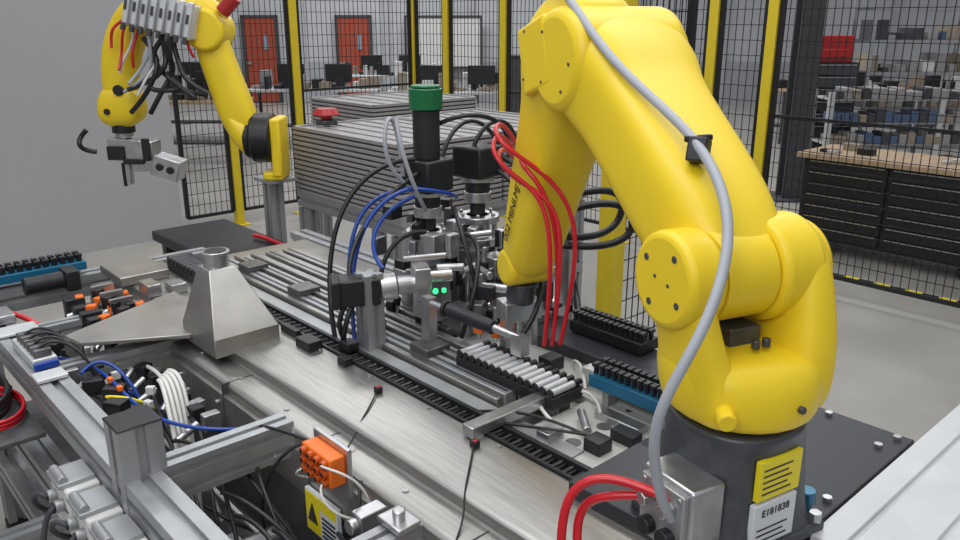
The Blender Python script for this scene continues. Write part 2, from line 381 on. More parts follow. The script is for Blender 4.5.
# funnel hopper
hp=empty('funnel_hopper')
g=M('funnel',STLX,hp,.003,ang=20)
g.poly3([[(.93,2.23,1.0),(1.15,2.23,1.0),(1.15,2.47,1.0),(.93,2.47,1.0)],[(.93,2.23,1.06),(1.15,2.23,1.06),(1.15,2.47,1.06),(.93,2.47,1.06)],[(.995,2.37,1.24),(1.085,2.37,1.24),(1.085,2.455,1.24),(.995,2.455,1.24)]]);g.done()
g=M('neck',CHR,hp,.002);g.cyl((1.04,2.412,1.23),(1.04,2.412,1.285),.040);g.cyl((1.04,2.412,1.282),(1.04,2.412,1.29),.045);g.done()
g=M('neck_hole',BLK,hp);g.cyl((1.04,2.412,1.2895),(1.04,2.412,1.2912),.035);g.done()
g=M('feed_wing',STLX,hp,.002);g.prism([(.62,2.66),(1.06,2.86),(1.06,2.44),(.92,2.40),(.64,2.56)],'z',1.022,1.035);g.prism([(.615,2.655),(.62,2.66),(.645,2.565),(.64,2.56)],'z',.97,1.03);g.done()
# ------------------------------------------------------------------ racks
def comb(name,x,y0,y1,z,basem,pinm,pins,rod=False,w=.06,zb=.985):
    e=empty(name)
    g=M('base',basem,e,.003);g.box((x-w,y0,z-.035),(x+w,y1,z));g.done()
    g=M('legs',ALU,e);
    for y in (y0+.03,y1-.05): g.box((x-.02,y,zb),(x+.02,y+.02,z-.035))
    g.done()
    g=M('pins',pinm,e,.001);h=M('pin_ends',BLK,e,.001)
    for i in range(pins):
        y=y0+(i+.5)*(y1-y0)/pins;r=(y1-y0)/pins*.36
        if rod: g.cyl((x-w*.9,y,z+r),(x+w*.55,y,z+r),r,seg=14);h.cyl((x+w*.55,y,z+r),(x+w*1.05,y,z+r),r*.9,seg=14);h.cyl((x-w*1.0,y,z+r),(x-w*.9,y,z+r),r*1.1,seg=14)
        else:
            for dx in (-.55,.35): h.cyl((x+w*dx,y,z),(x+w*dx,y,z+.025),r,seg=10);g.box((x+w*dx-.012,y-r,z+.02),(x+w*dx+.012,y+r,z+.03))
    g.done();h.done();return e
comb('cylinder_rack',1.475,1.27,1.66,1.055,BLK,ALUL,14,True,.06)
comb('component_rack',1.86,1.29,1.57,1.09,BLK,BLK,14,False,.045,1.05)
comb('component_rack',1.575,.96,1.25,1.10,BCMB,BLK,14,False,.045,1.0)
comb('component_rack',1.22,2.85,3.2,1.05,BLK,DGR,10,True,.05,1.022)
e=empty('component_rack')
g=M('base',BCMB,e,.003);g.box((.42,3.40,1.025),(.92,3.50,1.06));g.done()
g=M('legs',ALU,e);g.box((.46,3.43,1.0),(.49,3.47,1.025));g.box((.85,3.43,1.0),(.88,3.47,1.025));g.done()
g=M('pins',BLK,e,.001)
for i in range(16):
    x=.435+i*.031
    for y in (3.425,3.47): g.cyl((x,y,1.06),(x,y,1.085),.011,seg=10);g.box((x-.011,y-.012,1.08),(x+.011,y+.012,1.09))
g.done()
g=M('status_leds',RLED,e);g.box((.47,3.394,1.06),(.60,3.402,1.066));g.done()
# ------------------------------------------------------------------ tray stack
def stack(name,x0,x1,y0,y1,z0,n,h):
    e=empty(name)
    g=M('trays',TRAY,e,.002);k=M('gaps',TRAYD,e)
    for i in range(n):
        z=z0+i*h;o=random.uniform(-.004,.004)
        g.box((x0+o,y0+o,z),(x1+o,y1+o,z+h*.62));k.box((x0+.012,y0+.012,z+h*.62),(x1-.012,y1-.012,z+h))
    z=z0+n*h
    g.box((x0,y0,z),(x1,y1,z+.01))
    g.box((x0,y0,z+.01),(x0+.02,y1,z+.02));g.box((x1-.02,y0,z+.01),(x1,y1,z+.02));g.box((x0,y0,z+.01),(x1,y0+.02,z+.02));g.box((x0,y1-.02,z+.01),(x1,y1,z+.02))
    m=6
    for i in range(1,m): g.box((x0+(x1-x0)*i/m,y0+.02,z+.01),(x0+(x1-x0)*i/m+.01,y1-.02,z+.017))
    g.done();k.done();return e
stack('tray_stack',2.42,3.15,3.27,4.33,1.0,13,.029);stack('tray_stack',3.17,3.9,3.27,4.33,1.0,13,.029)
stack('tray_stack',3.3,4.3,4.75,5.6,1.0,14,.029)
sf=empty('tray_stack_stand')
g=M('extrusions',ALU,sf)
for x in (2.47,3.85):
    for y in (3.32,4.28): g.ext('z',0,.9,(x,y),.09,.09)
for z in (.955,.45):
    g.ext('y',3.27,4.33,(2.47,z),.09,.09);g.ext('y',3.27,4.33,(3.85,z),.09,.09)
for y in (3.32,4.28): g.ext('x',2.52,3.8,(y,.955),.09,.09);g.ext('x',2.52,3.8,(y,.45),.09,.09)
g.done()
sf2=empty('tray_stack_stand');g=M('extrusions',ALU,sf2)
for x in (3.35,4.25):
    for y in (4.8,5.55): g.ext('z',0,.96,(x,y),.08,.08)
g.box((3.3,4.75,.96),(4.3,5.6,1.0));g.done()
es=empty('emergency_stop_button')
g=M('housing',GUN,es,.01);g.box((2.55,4.18,1.397),(2.65,4.28,1.43));g.done()
g=M('mushroom',REDP,es,.006);g.cyl((2.6,4.23,1.43),(2.6,4.23,1.455),.035);g.cyl((2.6,4.23,1.455),(2.6,4.23,1.495),.085,.06);g.done()
bt=empty('black_side_table')
g=M('top',BLKM,bt,.008);g.box((1.72,3.72,.70),(2.2,4.9,.76));g.done()
g=M('legs',BLKM,bt)
for x in (1.78,2.14):
    for y in (3.8,4.8): g.box((x-.03,y-.03,0),(x+.03,y+.03,.7))
g.done()
tube('red_hose',[(2.15,3.8,.775),(2.1,4.0,.78),(2.15,4.2,.78),(2.1,4.3,.78)],.012,RED,bt)

# ------------------------------------------------------------------ dispensing unit (centre)
ds=empty('dispensing_unit')
X1,Y1=1.695,2.13;X2,Y2=1.91,2.11
def tower(X,Y,cap,top):
    if cap:
        g=M('green_cap',GRN,ds,.004);g.cyl((X,Y,1.715),(X,Y,1.785),.057);g.cyl((X,Y,1.785),(X,Y,1.795),.05);g.done()
        g=M('motor',BLKM,ds,.003);g.cyl((X,Y,1.55),(X,Y,1.715),.046);g.done()
    g=M('servo_body',BLK,ds,.008);g.cb((X,Y,top-.055),(.13,.13,.11),.15);g.done()
    g=M('servo_ring',CHR,ds,.002);g.cyl((X,Y,top-.125),(X,Y,top-.11),.062);g.cyl((X,Y,top-.20),(X,Y,top-.165),.05);g.done()
    g=M('coupling',BLKM,ds,.002);g.cyl((X,Y,top-.165),(X,Y,top-.125),.045);g.cyl((X,Y,top-.25),(X,Y,top-.20),.028);g.done()
    g=M('cylinder_body',CHR,ds,.003);g.cyl((X,Y,top-.33),(X,Y,top-.25),.045);g.cyl((X,Y,top-.275),(X,Y,top-.25),.08);g.cyl((X,Y,top-.36),(X,Y,top-.33),.075)
    for a in range(6): g.cyl((X+.065*math.cos(a),Y+.065*math.sin(a),top-.25),(X+.065*math.cos(a),Y+.065*math.sin(a),top-.238),.007,seg=8)
    for a in (.5,2.1,3.7,5.2): g.cyl((X+.065*math.cos(a),Y+.065*math.sin(a),top-.52),(X+.065*math.cos(a),Y+.065*math.sin(a),top-.25),.009,seg=10)
    g.cb((X,Y,top-.40),(.13,.10,.08),.1);g.cyl((X-.09,Y-.02,top-.39),(X-.05,Y-.02,top-.39),.03);g.done()
tower(X1,Y1,True,1.55);tower(X2,Y2,False,1.575)
g=M('support_columns',ALU,ds)
g.ext('z',.985,1.25,(1.34,1.985),.065,.065);g.ext('z',.985,1.22,(1.78,2.28),.06,.12);g.ext('z',.985,1.2,(1.90,2.2),.06,.06)
g.done()
g=M('mount_plates',CHR,ds,.003)
g.box((1.60,2.03,1.13),(2.0,2.22,1.16));g.box((1.62,2.06,1.0),(1.66,2.2,1.13));g.box((1.92,2.06,1.0),(1.96,2.2,1.13));g.box((1.72,2.0,1.02),(1.80,2.06,1.16))
g.box((1.52,1.9,1.06),(1.60,2.0,1.2));g.box((1.6,1.82,1.0),(1.68,1.95,1.09));g.box((1.7,1.80,1.0),(1.9,1.86,1.05));g.box((1.8,1.9,1.0),(1.88,1.98,1.22));g.done()
g=M('horizontal_servo',BLK,ds,.006);g.cb((1.315,2.01,1.195),(.13,.09,.085),-.5);g.cb((1.25,2.04,1.195),(.03,.10,.09),-.5);g.done()
g=M('gearbox',CHR,ds,.003);g.cyl((1.375,1.975,1.195),(1.42,1.95,1.2),.042);g.cyl((1.42,1.95,1.2),(1.47,1.925,1.2),.03);g.cb((1.49,1.915,1.21),(.05,.09,.10),-.5);g.cyl((1.51,1.90,1.22),(1.58,1.87,1.22),.02);g.cyl((1.47,1.98,1.27),(1.60,1.92,1.27),.010);g.done()
g=M('green_indicator',GLED,ds);g.cyl((1.505,1.86,1.185),(1.50,1.855,1.185),.009);g.box((1.53,1.85,1.175),(1.54,1.86,1.188));g.done()
g=M('handle_cylinder',BLKM,ds,.004);g.cyl((1.45,1.738,1.17),(1.484,1.57,1.15),.021);g.cyl((1.447,1.75,1.17),(1.45,1.738,1.17),.026);g.done()
g=M('handle_rod',CHR,ds);g.cyl((1.484,1.57,1.15),(1.50,1.48,1.14),.012);g.cyl((1.44,1.82,1.175),(1.447,1.75,1.17),.01);g.box((1.43,1.80,.985),(1.46,1.84,1.19));g.box((1.485,1.46,1.09),(1.52,1.5,1.15));g.done()
g=M('valve_blocks',CHR,ds,.003);h=M('black_fittings',BLK,ds,.002);k=M('dark_clamps',DST,ds,.003)
random.seed(11)
for i in range(66):
    x=random.uniform(1.56,1.94);y=random.uniform(1.7,2.3);z=random.uniform(1.01,1.20 if y<1.9 else 1.34)
    (g,h,k,h)[i%4].cb((x,y,z),(random.uniform(.02,.06),random.uniform(.02,.06),random.uniform(.03,.08)),random.uniform(0,.6))
for i in range(30):
    x=random.uniform(1.56,1.93);y=random.uniform(1.72,2.2);z=random.uniform(1.02,1.2)
    g.cyl((x,y,.99),(x,y,z+random.uniform(.02,.1)),.008,seg=10);h.cyl((x,y,z-.01),(x,y,z+.02),.014,seg=10)
for i in range(12):
    x=random.uniform(1.56,1.9);y=random.uniform(1.72,2.15);z=random.uniform(1.05,1.3);a=random.uniform(0,3)
    g.cyl((x,y,z),(x+.09*math.cos(a),y+.09*math.sin(a),z),.013,seg=14)
g.done();h.done();k.done()
tube('blue_tubes',[[(1.56,2.06,1.473),(1.42,2.14,1.43),(1.353,2.138,1.256),(1.30,2.018,1.0)],[(1.60,2.08,1.44),(1.46,2.12,1.40),(1.40,2.10,1.30),(1.42,2.02,1.24)],[(1.64,2.1,1.46),(1.48,2.2,1.46),(1.40,2.2,1.38),(1.37,2.15,1.1)],[(1.8,2.1,1.4),(1.72,2.0,1.45),(1.6,2.05,1.47),(1.56,2.06,1.473)]],.007,BLU,ds)
tube('black_cables',[[(1.62,2.098,1.56),(1.409,2.199,1.56),(1.30,2.22,1.32),(1.284,2.109,1.0)],[(1.63,2.1,1.51),(1.45,2.16,1.40),(1.34,2.1,1.30),(1.31,2.05,1.22)],
 [(1.27,2.01,1.16),(1.22,2.0,1.12),(1.24,2.02,1.05),(1.3,2.04,1.0)],[(1.29,2.0,1.16),(1.22,1.97,1.10),(1.25,2.0,1.02),(1.3,2.1,1.0)],
 [(1.75,2.13,1.50),(1.85,2.2,1.68),(2.0,2.2,1.70),(2.1,2.2,1.55)],[(1.9,2.12,1.57),(1.95,2.1,1.70),(2.1,2.1,1.68),(2.15,2.15,1.5)],[(1.74,2.13,1.66),(1.8,2.0,1.73),(1.95,1.95,1.7),(2.05,2.1,1.5)],
 [(1.95,2.1,1.5),(2.0,1.9,1.45),(1.95,1.8,1.2),(1.8,1.8,1.05)],[(1.5,1.5,1.12),(1.56,1.45,1.2),(1.62,1.5,1.3),(1.7,1.6,1.25)],[(1.7,2.0,1.4),(1.6,1.85,1.4),(1.62,1.8,1.2),(1.66,1.8,1.05)],[(1.95,2.1,1.55),(2.08,1.95,1.5),(2.05,1.85,1.3),(1.95,1.9,1.1)],
 [(1.62,2.05,1.32),(1.5,2.1,1.34),(1.42,2.1,1.2),(1.44,2.05,1.02)],[(1.75,2.0,1.3),(1.68,1.8,1.34),(1.58,1.75,1.2),(1.56,1.8,1.03)]],.008,BLK,ds)
tube('grey_tubes',[[(1.69,2.13,1.42),(1.5,2.1,1.5),(1.5,2.12,1.72),(1.58,2.14,1.72),(1.60,2.14,1.5)],[(1.7,2.13,1.35),(1.55,2.0,1.45),(1.52,2.05,1.6),(1.55,2.1,1.7)]],.007,GRY,ds)
gf=empty('gripper_fixture')
g=M('uprights',CHR,gf,.003);g.box((1.86,1.72,1.05),(1.90,1.76,1.5));g.box((1.93,1.68,1.05),(1.96,1.72,1.42));g.box((1.78,1.70,1.05),(1.84,1.74,1.32));g.box((1.74,1.68,1.05),(1.98,1.78,1.08));g.done()
g=M('clamps',BLK,gf,.004);g.box((1.84,1.70,1.3),(1.93,1.78,1.36));g.box((1.76,1.68,1.12),(1.86,1.76,1.18));g.done()
tube('black_hose_loops',[[(1.9,1.7,1.45),(2.05,1.6,1.5),(2.15,1.6,1.4),(2.05,1.62,1.3),(1.9,1.66,1.33)],[(1.9,1.7,1.4),(2.0,1.55,1.48),(2.12,1.5,1.36),(2.0,1.56,1.28),(1.88,1.7,1.3)],[(1.95,1.7,1.2),(2.05,1.75,1.1),(1.9,1.6,1.06)]],.012,BLK,gf)
g=M('orange_plug',ORG,gf,.003);g.cb((1.58,1.65,1.09),(.06,.025,.025),.4);g.cb((1.53,1.68,1.1),(.03,.03,.02),.4);g.done()

# ------------------------------------------------------------------ fittings in front of the conveyor
ob=empty('orange_connector_block')
g=M('backplate',CHR,ob,.002);g.box((.872,1.41,.93),(.884,1.56,1.055));g.done()
g=M('block',ORG,ob,.004);g.box((.83,1.42,.965),(.872,1.545,1.04));g.done()
g=M('sockets',mat('orange_dark',(.55,.09,.01),.4),ob,.001);h=M('plugs',BLK,ob)
for i in range(4):
    for j in range(3): g.cyl((.83,1.437+i*.03,.978+j*.024),(.817,1.437+i*.03,.978+j*.024),.010,seg=12);h.cyl((.817,1.437+i*.03,.978+j*.024),(.816,1.437+i*.03,.978+j*.024),.006,seg=12)
g.done();h.done()
tube('leads',[[(.817,1.437,.978),(.79,1.42,.97),(.80,1.38,.92),(.87,1.36,.90)],[(.817,1.437,1.026),(.80,1.38,1.05),(.86,1.34,1.03),(.89,1.33,.93),(.88,1.33,.8)],[(.817,1.527,.98),(.80,1.55,.96),(.83,1.58,.93),(.87,1.6,.9)]],.003,WCB,ob)
tube('black_leads',[[(.87,1.6,1.0),(.80,1.64,.98),(.76,1.68,.86),(.8,1.72,.7)],[(.88,1.37,.99),(.83,1.31,.97),(.82,1.32,.90),(.87,1.33,.8)],[(.88,1.80,.95),(.8,1.83,.98),(.82,1.72,1.03),(.88,1.6,1.0)]],.0045,BLK,ob)
sg=empty('warning_sign')
g=M('panel',LBLW,sg,.001);g.box((.870,1.47,.745),(.882,1.62,.865));g.done()
g=M('yellow_field',LBLY,sg);g.box((.868,1.55,.75),(.8705,1.615,.86));g.box((.868,1.475,.83),(.8705,1.545,.86));g.done()
g=M('triangle',BLK,sg);g.prism([(1.56,.78),(1.606,.78),(1.583,.835)],'x',.866,.8685)
for i in range(5): g.box((.867,1.48,.758+i*.013),(.8695,1.54,.762+i*.013))
g.done()
g=M('mount',ALU,sg);g.box((.882,1.5,.77),(.92,1.6,.81));g.done()
eb=empty('junction_boxes')
g=M('boxes',WHT,eb,.006)
for y in (1.42,1.58,1.74,1.90): g.box((.39,y,.79),(.47,y+.14,.92))
g.box((.34,1.5,.60),(.47,1.9,.74));g.done()
g=M('connectors',ALU,eb,.002)
for y in (1.42,1.58,1.74,1.90):
    g.box((.38,y+.02,.92),(.465,y+.12,.932));g.cyl((.395,y+.03,.935),(.395,y+.11,.935),.012);g.cyl((.39,y+.04,.87),(.37,y+.04,.87),.016);g.cyl((.39,y+.10,.87),(.37,y+.10,.87),.016)
g.done()
g=M('seals',BLK,eb,.001)
for y in (1.42,1.58,1.74,1.90): g.box((.388,y+.005,.86),(.3905,y+.135,.864));g.cyl((.372,y+.04,.87),(.366,y+.04,.87),.011);g.cyl((.372,y+.10,.87),(.366,y+.10,.87),.011)
g.done()
tube('cables',[[(.37,1.46+.16*i,.87),(.33,1.47+.16*i,.85),(.31,1.53+.14*i,.7),(.34,1.58+.1*i,.45)] for i in range(4)]+[[(.37,1.52+.16*i,.87),(.34,1.55+.16*i,.9),(.33,1.62+.15*i,.82),(.40,1.66+.15*i,.76)] for i in range(4)],.007,DGR,eb)
# cables in the gap
cb=empty('cable_bundle')
tube('white_cables',[[(.74+i*.012,2.2+i*.012,1.0),(.73+i*.02,2.12+i*.01,1.03),(.69+i*.02,2.0+.02*i,.92),(.69+i*.015,1.9+.03*i,.6)] for i in range(5)],.0065,WCB,cb)
tube('white_cables_low',[[(.75,2.5,.8),(.7,2.3,.85),(.8,2.1,.7),(.85,1.8,.6)],[(.8,2.6,.9),(.82,2.35,.98),(.78,2.2,.95),(.8,2.0,.6)],[(.85,2.3,.9),(.8,2.2,1.02),(.76,2.15,.98),(.75,2.1,.6)],[(.62,1.6,.7),(.75,1.5,.72),(.8,1.3,.7),(.84,1.0,.62)]],.0065,WCB,cb)
tube('blue_tubes',[[(.60,2.7,.95),(.68,2.5,.98),(.64,2.2,.93),(.72,1.95,.94),(.86,1.9,.92)],[(.6,2.5,.9),(.72,2.45,.95),(.75,2.3,.85),(.86,2.2,.8)],[(.60,2.45,.98),(.68,2.5,1.02),(.72,2.4,1.0),(.74,2.3,.8)]],.0055,BLU,cb)
tube('black_cables',[[(.6+random.uniform(0,.25),3.0-.11*i,.9),(.6+random.uniform(0,.25),2.8-.11*i,.97),(.6+random.uniform(0,.25),2.6-.1*i,.7),(.6+random.uniform(0,.28),2.3-.1*i,.6)] for i in range(20)],.0055,BLK,cb)
tube('black_cables_low',[[(.62+random.uniform(0,.2),1.68-.06*i,.58),(.6+random.uniform(0,.25),1.55-.06*i,.75),(.62+random.uniform(0,.25),1.4-.05*i,.66),(.62+random.uniform(0,.2),1.2-.05*i,.57)] for i in range(9)],.006,BLK,cb)
tube('yellow_leads',[[(.62,2.3,.95),(.68,2.2,.97),(.72,2.25,.9),(.78,2.3,.85)],[(.64,2.6,.97),(.72,2.5,.98),(.78,2.55,.9)]],.005,LBLY,cb)
g=M('terminal_blocks',BLK,cb,.003);h=M('terminal_blocks_orange',ORG,cb,.002);k=M('silver_fittings',CHR,cb,.002);l=M('terminal_blocks_white',WHT,cb,.002)
for i in range(10): g.cb((.63+.03*(i%2),2.05+.1*i,.93),(.045,.06,.05),.3*i);k.cyl((.70+.02*(i%3),2.0+.1*i,.90),(.77,2.02+.1*i,.92),.011,seg=12);k.cb((.82,2.05+.1*i,.9),(.05,.03,.05),.2*i);g.cb((.80,2.1+.1*i,.91),(.04,.04,.05),.5*i);l.cb((.66+.04*(i%3),2.1+.09*i,.94),(.018,.025,.025),.4*i)
for i in range(2): h.cb((.66,2.3+.08*i,.965),(.015,.02,.015))
g.done();h.done();k.done();l.done()
g=M('lower_valves',CHR,cb,.003);h=M('lower_valves_dark',DGR,cb,.003)
for i in range(8): (g if i%2 else h).box((.62+.04*(i%3),.9+i*.12,.55),(.72+.04*(i%3),.98+i*.12,.62+.02*(i%4)))
g.cyl((.7,1.75,.66),(.88,1.75,.66),.03);g.cyl((.78,.95,.55),(.78,.95,.72),.03);g.done();h.done()
rh=empty('red_hose_coil')
tube('coils',[[(.38+.09*math.cos(a*.7+i),2.62+.16*math.sin(a*.7+i),.865+.011*i) for a in range(10)] for i in range(3)],.0055,RED,rh)
tube('black_coils',[[(.36+.09*math.cos(a*.7+i*2),2.72+.2*math.sin(a*.7+i*2),.87+.012*i) for a in range(10)] for i in range(5)],.007,BLK,rh)
g=M('shelf',MGR,rh,.003);g.box((.2,2.40,.835),(.47,3.1,.85));g.done()
tube('red_tube',[(.47,3.2,1.0),(.56,3.15,1.02),(.62,3.0,1.0),(.68,2.95,.9)],.010,RED,rh)
sv=empty('solenoid_valve_block')
g=M('body',ALUL,sv,.004);g.box((.49,2.52,1.0),(.56,2.76,1.03));g.done()
g=M('coils',DST,sv,.003)
for i in range(6): g.box((.50,2.53+i*.036,1.03),(.55,2.553+i*.036,1.055))
g.done()
g=M('blue_tag',BLU,sv,.002);g.box((.49,2.505,1.0),(.56,2.52,1.02));g.done()
tube('leads',[[(.52,2.55+.05*i,1.055),(.58,2.56+.05*i,1.09),(.64,2.5+.05*i,1.04),(.66,2.45+.05*i,.9)] for i in range(4)],.0045,BLK,sv)
oa=empty('orange_actuators')
g=M('bodies',ORG,oa,.003)
for i in range(5): g.cb((.80+.05*(i%2),2.84+.07*i,1.0),(.035,.028,.022),.5+i)
for y in (2.9,3.06): g.cyl((.86,y,.985),(.95,y-.03,1.01),.014)
g.done()
g=M('rods',CHR,oa)
for y in (2.86,2.96,3.06): g.cyl((.74,y+.02,.95),(.88,y,.985),.012);g.box((.84,y+.03,.95),(.92,y+.05,1.04))
g.done()
g=M('mounts',BLK,oa,.003)
for y in (2.85,2.93,3.01,3.12): g.cb((.78,y,.965),(.07,.04,.08));g.cb((.9,y+.02,1.0),(.03,.03,.05));g.cb((.86,y-.03,1.0),(.04,.03,.06),.4)
g.done()
eh=empty('end_drive_unit')
g=M('housing',STLX,eh,.004);g.box((.95,3.1,1.015),(1.14,3.34,1.05));g.done()
g=M('motor',BLKM,eh,.004);g.cyl((.66,3.30,1.03),(.80,3.30,1.03),.035);g.box((.80,3.25,.99),(.85,3.35,1.07));g.done()
g=M('clamps',CHR,eh,.003);g.box((.98,2.9,1.015),(1.03,3.0,1.06));g.box((1.06,2.88,1.015),(1.12,2.95,1.05));g.box((.5,3.0,1.0),(.56,3.12,1.03));g.done()

# ------------------------------------------------------------------ main robot
RZ=-math.radians(19)
BX,BY=1.29,.69
rb=empty('industrial_robot_arm',(BX,BY,1.05),RZ)
bp=empty('base_unit');bp.parent=rb;bp.rotation_euler=(0,0,math.radians(7))
base=M('base_casting',GUN,bp,0,2)
def sq(z,a,n): return ((0,0,z),(a,0,0),(0,a,0),n)
base.loft([sq(.0,.125,7),sq(.02,.125,7),sq(.035,.117,6),sq(.12,.112,5),sq(.2,.116,3),sq(.235,.124,2.2),sq(.25,.124,2.2)],24,False)
base.done()
g=M('flange',GUN,bp,.004);g.box((-.135,-.128,0),(.135,.128,.022));g.done()
g=M('label_yellow',LBLY,bp,.001);g.box((-.065,-.123,.125),(.045,-.112,.205));g.done()
g=M('label_white',LBLW,bp,.001);g.box((-.07,-.125,.03),(.04,-.112,.118));g.done()
g=M('label_ink',BLK,bp)
for i in range(5): g.box((-.055,-.1240,.137+i*.012),(.02-.01*(i%2),-.1225,.140+i*.012))
for i in range(3): g.box((-.06,-.1260,.04+i*.012),(.02-.01*(i%2),-.1245,.043+i*.012))
g.done()
text('label_text','E181838',.021,BLK,bp,(-.015,-.1258,.098),(math.pi/2,0,0))
g=M('connector_box',CHR,bp,.006);g.box((-.19,-.09,.02),(-.11,.04,.165));g.done()
g=M('connector_panel',ALU,bp,.003);g.box((-.202,-.08,.03),(-.188,.03,.155));g.done()
g=M('connector_caps',BLKM,bp,.002)
for a_,z in ((-.05,.06),(0,.06)): g.cyl((-.222,a_,z),(-.202,a_,z),.018)
g.done()
g=M('hose_fittings',CHR,bp,.002)
for a_,z in ((.0,.12),(-.05,.12)): g.cyl((-.23,a_,z),(-.202,a_,z),.014,seg=6)
g.done()
g=M('bolts',CHR,bp,.001)
for x,y in ((.12,-.115),(-.12,-.115),(.12,.115),(-.12,.115)): g.cyl((x,y,.02),(x,y,.04),.013,seg=6)
for y,z in ((-.07,.145),(.02,.145),(-.07,.04),(.02,.04)): g.cyl((-.206,y,z),(-.201,y,z),.006,seg=8)
g.done()
g=M('eye_bolt',mat('blue_zinc',(.05,.18,.28),.3,.6),bp,.002);g.cyl((.15,-.07,.0),(.15,-.07,.03),.014,seg=6);g.cyl((.15,-.07,.03),(.15,-.07,.055),.018);g.done()
# turret
g=M('turret',YEL,rb,0,2)
g.loft([((0,0,.25),(.125,0,0),(0,.128,0),2),((0,0,.265),(.140,0,0),(0,.14,0),2.2),((0,.005,.32),(.146,0,0),(0,.14,0),2.5),((.0,.01,.36),(.146,0,0),(0,.125,0),2.7),((.0,.02,.38),(.135,0,0),(0,.10,0),2.6)],24,False)
g.done()
g=M('turret_gap_shade_bolts',GUN,rb,.002);g.box((-.04,-.01,.37),(.03,.09,.412));g.cyl((-.012,-.045,.385),(-.012,-.045,.402),.008,seg=10);g.cyl((.012,-.045,.385),(.012,-.045,.402),.008,seg=10);g.done()  # dark box imitates shade in the gap under the hub, with two bolts
g=M('turret_right_cheek',YEL,rb,0,2)
g.loft([((.09,.0,.27),(.052,0,0),(0,.11,0),3.4),((.102,.01,.36),(.052,0,0),(0,.118,0),3.4),((.110,.03,.44),(.050,0,0),(0,.118,0),3.2),((.114,.045,.52),(.046,0,0),(0,.112,0),2.8),((.114,.05,.575),(.042,0,0),(0,.085,0),2.6)],20)
g.done()
g=M('turret_left_neck',YEL,rb,0,2)
g.loft([((-.09,-.01,.27),(.048,0,0),(0,.10,0),2.8),((-.105,-.0,.35),(.038,0,0),(0,.09,0),2.8),((-.115,.02,.42),(.034,0,0),(0,.08,0),2.6),((-.12,.04,.50),(.03,0,0),(0,.075,0),2.6)],20)
g.done()
H2=(.04,.508)
def hub(name,a0,a1,r,g0,z0,m=YEL,bv=.014):
    g=M(name,m,rb,bv,ang=30);g.cyl((a0,g0,z0),(a1,g0,z0),r,seg=64);return g.done()
hub('shoulder_hub_left',-.165,-.085,.090,*H2)
hub('shoulder_hub_centre',-.083,.03,.087,*H2,bv=.004)
hub('shoulder_hub_right',.032,.13,.100,*H2)
hub('shoulder_cap_right',.125,.160,.085,*H2)
g=M('cap_bolts',GUN,rb,.001)
for k in range(4):
    a=k*math.pi/2+.6;g.cyl((-.163,H2[0]+.058*math.cos(a),H2[1]+.058*math.sin(a)),(-.1665,H2[0]+.058*math.cos(a),H2[1]+.058*math.sin(a)),.007,seg=12)
for k in range(2):
    a=k*math.pi+.2;g.cyl((-.163,H2[0]+.02*math.cos(a),H2[1]+.02*math.sin(a)),(-.1662,H2[0]+.02*math.cos(a),H2[1]+.02*math.sin(a)),.004,seg=12)
g.cyl((.02,-.134,.30),(.02,-.143,.30),.007)
g.done()
g=M('grease_plug',YEL,rb,.003);g.cyl((-.11,-.09,.300),(-.128,-.122,.296),.017);g.done()
J3=(.54,.864)
def sec(g0,z0,a,b,ang,n=3,a0=0):
    t=math.radians(ang);v=Vector((0,-math.sin(t),math.cos(t)))
    return ((a0,g0,z0),Vector((a,0,0)),v*b,n)
g=M('upper_arm',YEL,rb,0,2)
g.loft([sec(.02,.475,.085,.085,38,2.8,.0),sec(.09,.545,.110,.106,38,3.4,.0),sec(.18,.615,.118,.106,37,4,.005),sec(.30,.70,.120,.102,36,4.4,.012),sec(.40,.77,.126,.102,36,4.4,.02),sec(.43,.792,.142,.108,36,4.2,.027),sec(.50,.84,.146,.12,36,4,.028),sec(.56,.88,.136,.112,36,3,.028)],24)
g.done()
hub('elbow_hub',-.124,.165,.116,J3[0],J3[1],bv=.024)
hub('elbow_cap_right',.16,.182,.09,J3[0],J3[1])
g=M('forearm',YEL,rb,0,2)
g.loft([sec(.60,.985,.09,.08,-75,3.6,-.0),sec(.615,.93,.112,.115,-75,4.6,-.0),sec(.64,.86,.118,.120,-72,5,-.0),sec(.67,.79,.110,.112,-67,5,-.0),sec(.70,.73,.092,.100,-66,4.6,-.0),sec(.76,.60,.084,.090,-66,4.8,0),sec(.82,.46,.078,.082,-66,4.6,0),sec(.872,.335,.072,.075,-66,3.4,0),sec(.895,.29,.066,.068,-66,2.6,0)],24)
g.done()
g=M('forearm_cover',YEL,rb,.012);g.cb((-.115,.638,.87),(.02,.14,.16),0,-.30);g.done()
hub('wrist_joint',-.070,.070,.054,.905,.275)
g=M('wrist_flange',GUN,rb,.003);g.cyl((0,.92,.225),(0,.935,.16),.042);g.done()
g=M('tool_gripper',CHR,rb,.003);g.cb((0,.94,.13),(.12,.07,.06));g.cb((-.045,.94,.06),(.02,.04,.10));g.cb((.045,.94,.06),(.02,.04,.10));g.cyl((.0,.94,.10),(0,.94,0.02),.016);g.done()
g=M('arm_details',GUN,rb,.001)
for dg,dz in ((-.045,-.055),(.045,-.055),(-.045,.055),(.045,.055)): g.cyl((-.124,.638+dg,.87+dz),(-.1265,.638+dg,.87+dz),.004,seg=10)
g.cyl((-.121,.50,.80),(-.1265,.50,.80),.004,seg=10);g.cyl((-.121,.47,.86),(-.1265,.47,.86),.004,seg=10)
g.done()
xa=Vector((0,-.407,.914));za=Vector((-1,0,0));ya=za.cross(xa)
mm=Matrix((xa,ya,za)).transposed()
tx=text('arm_lettering','002 MINI.MJT',.036,BLK,rb,(-.0815,.828,.46),mm.to_euler())
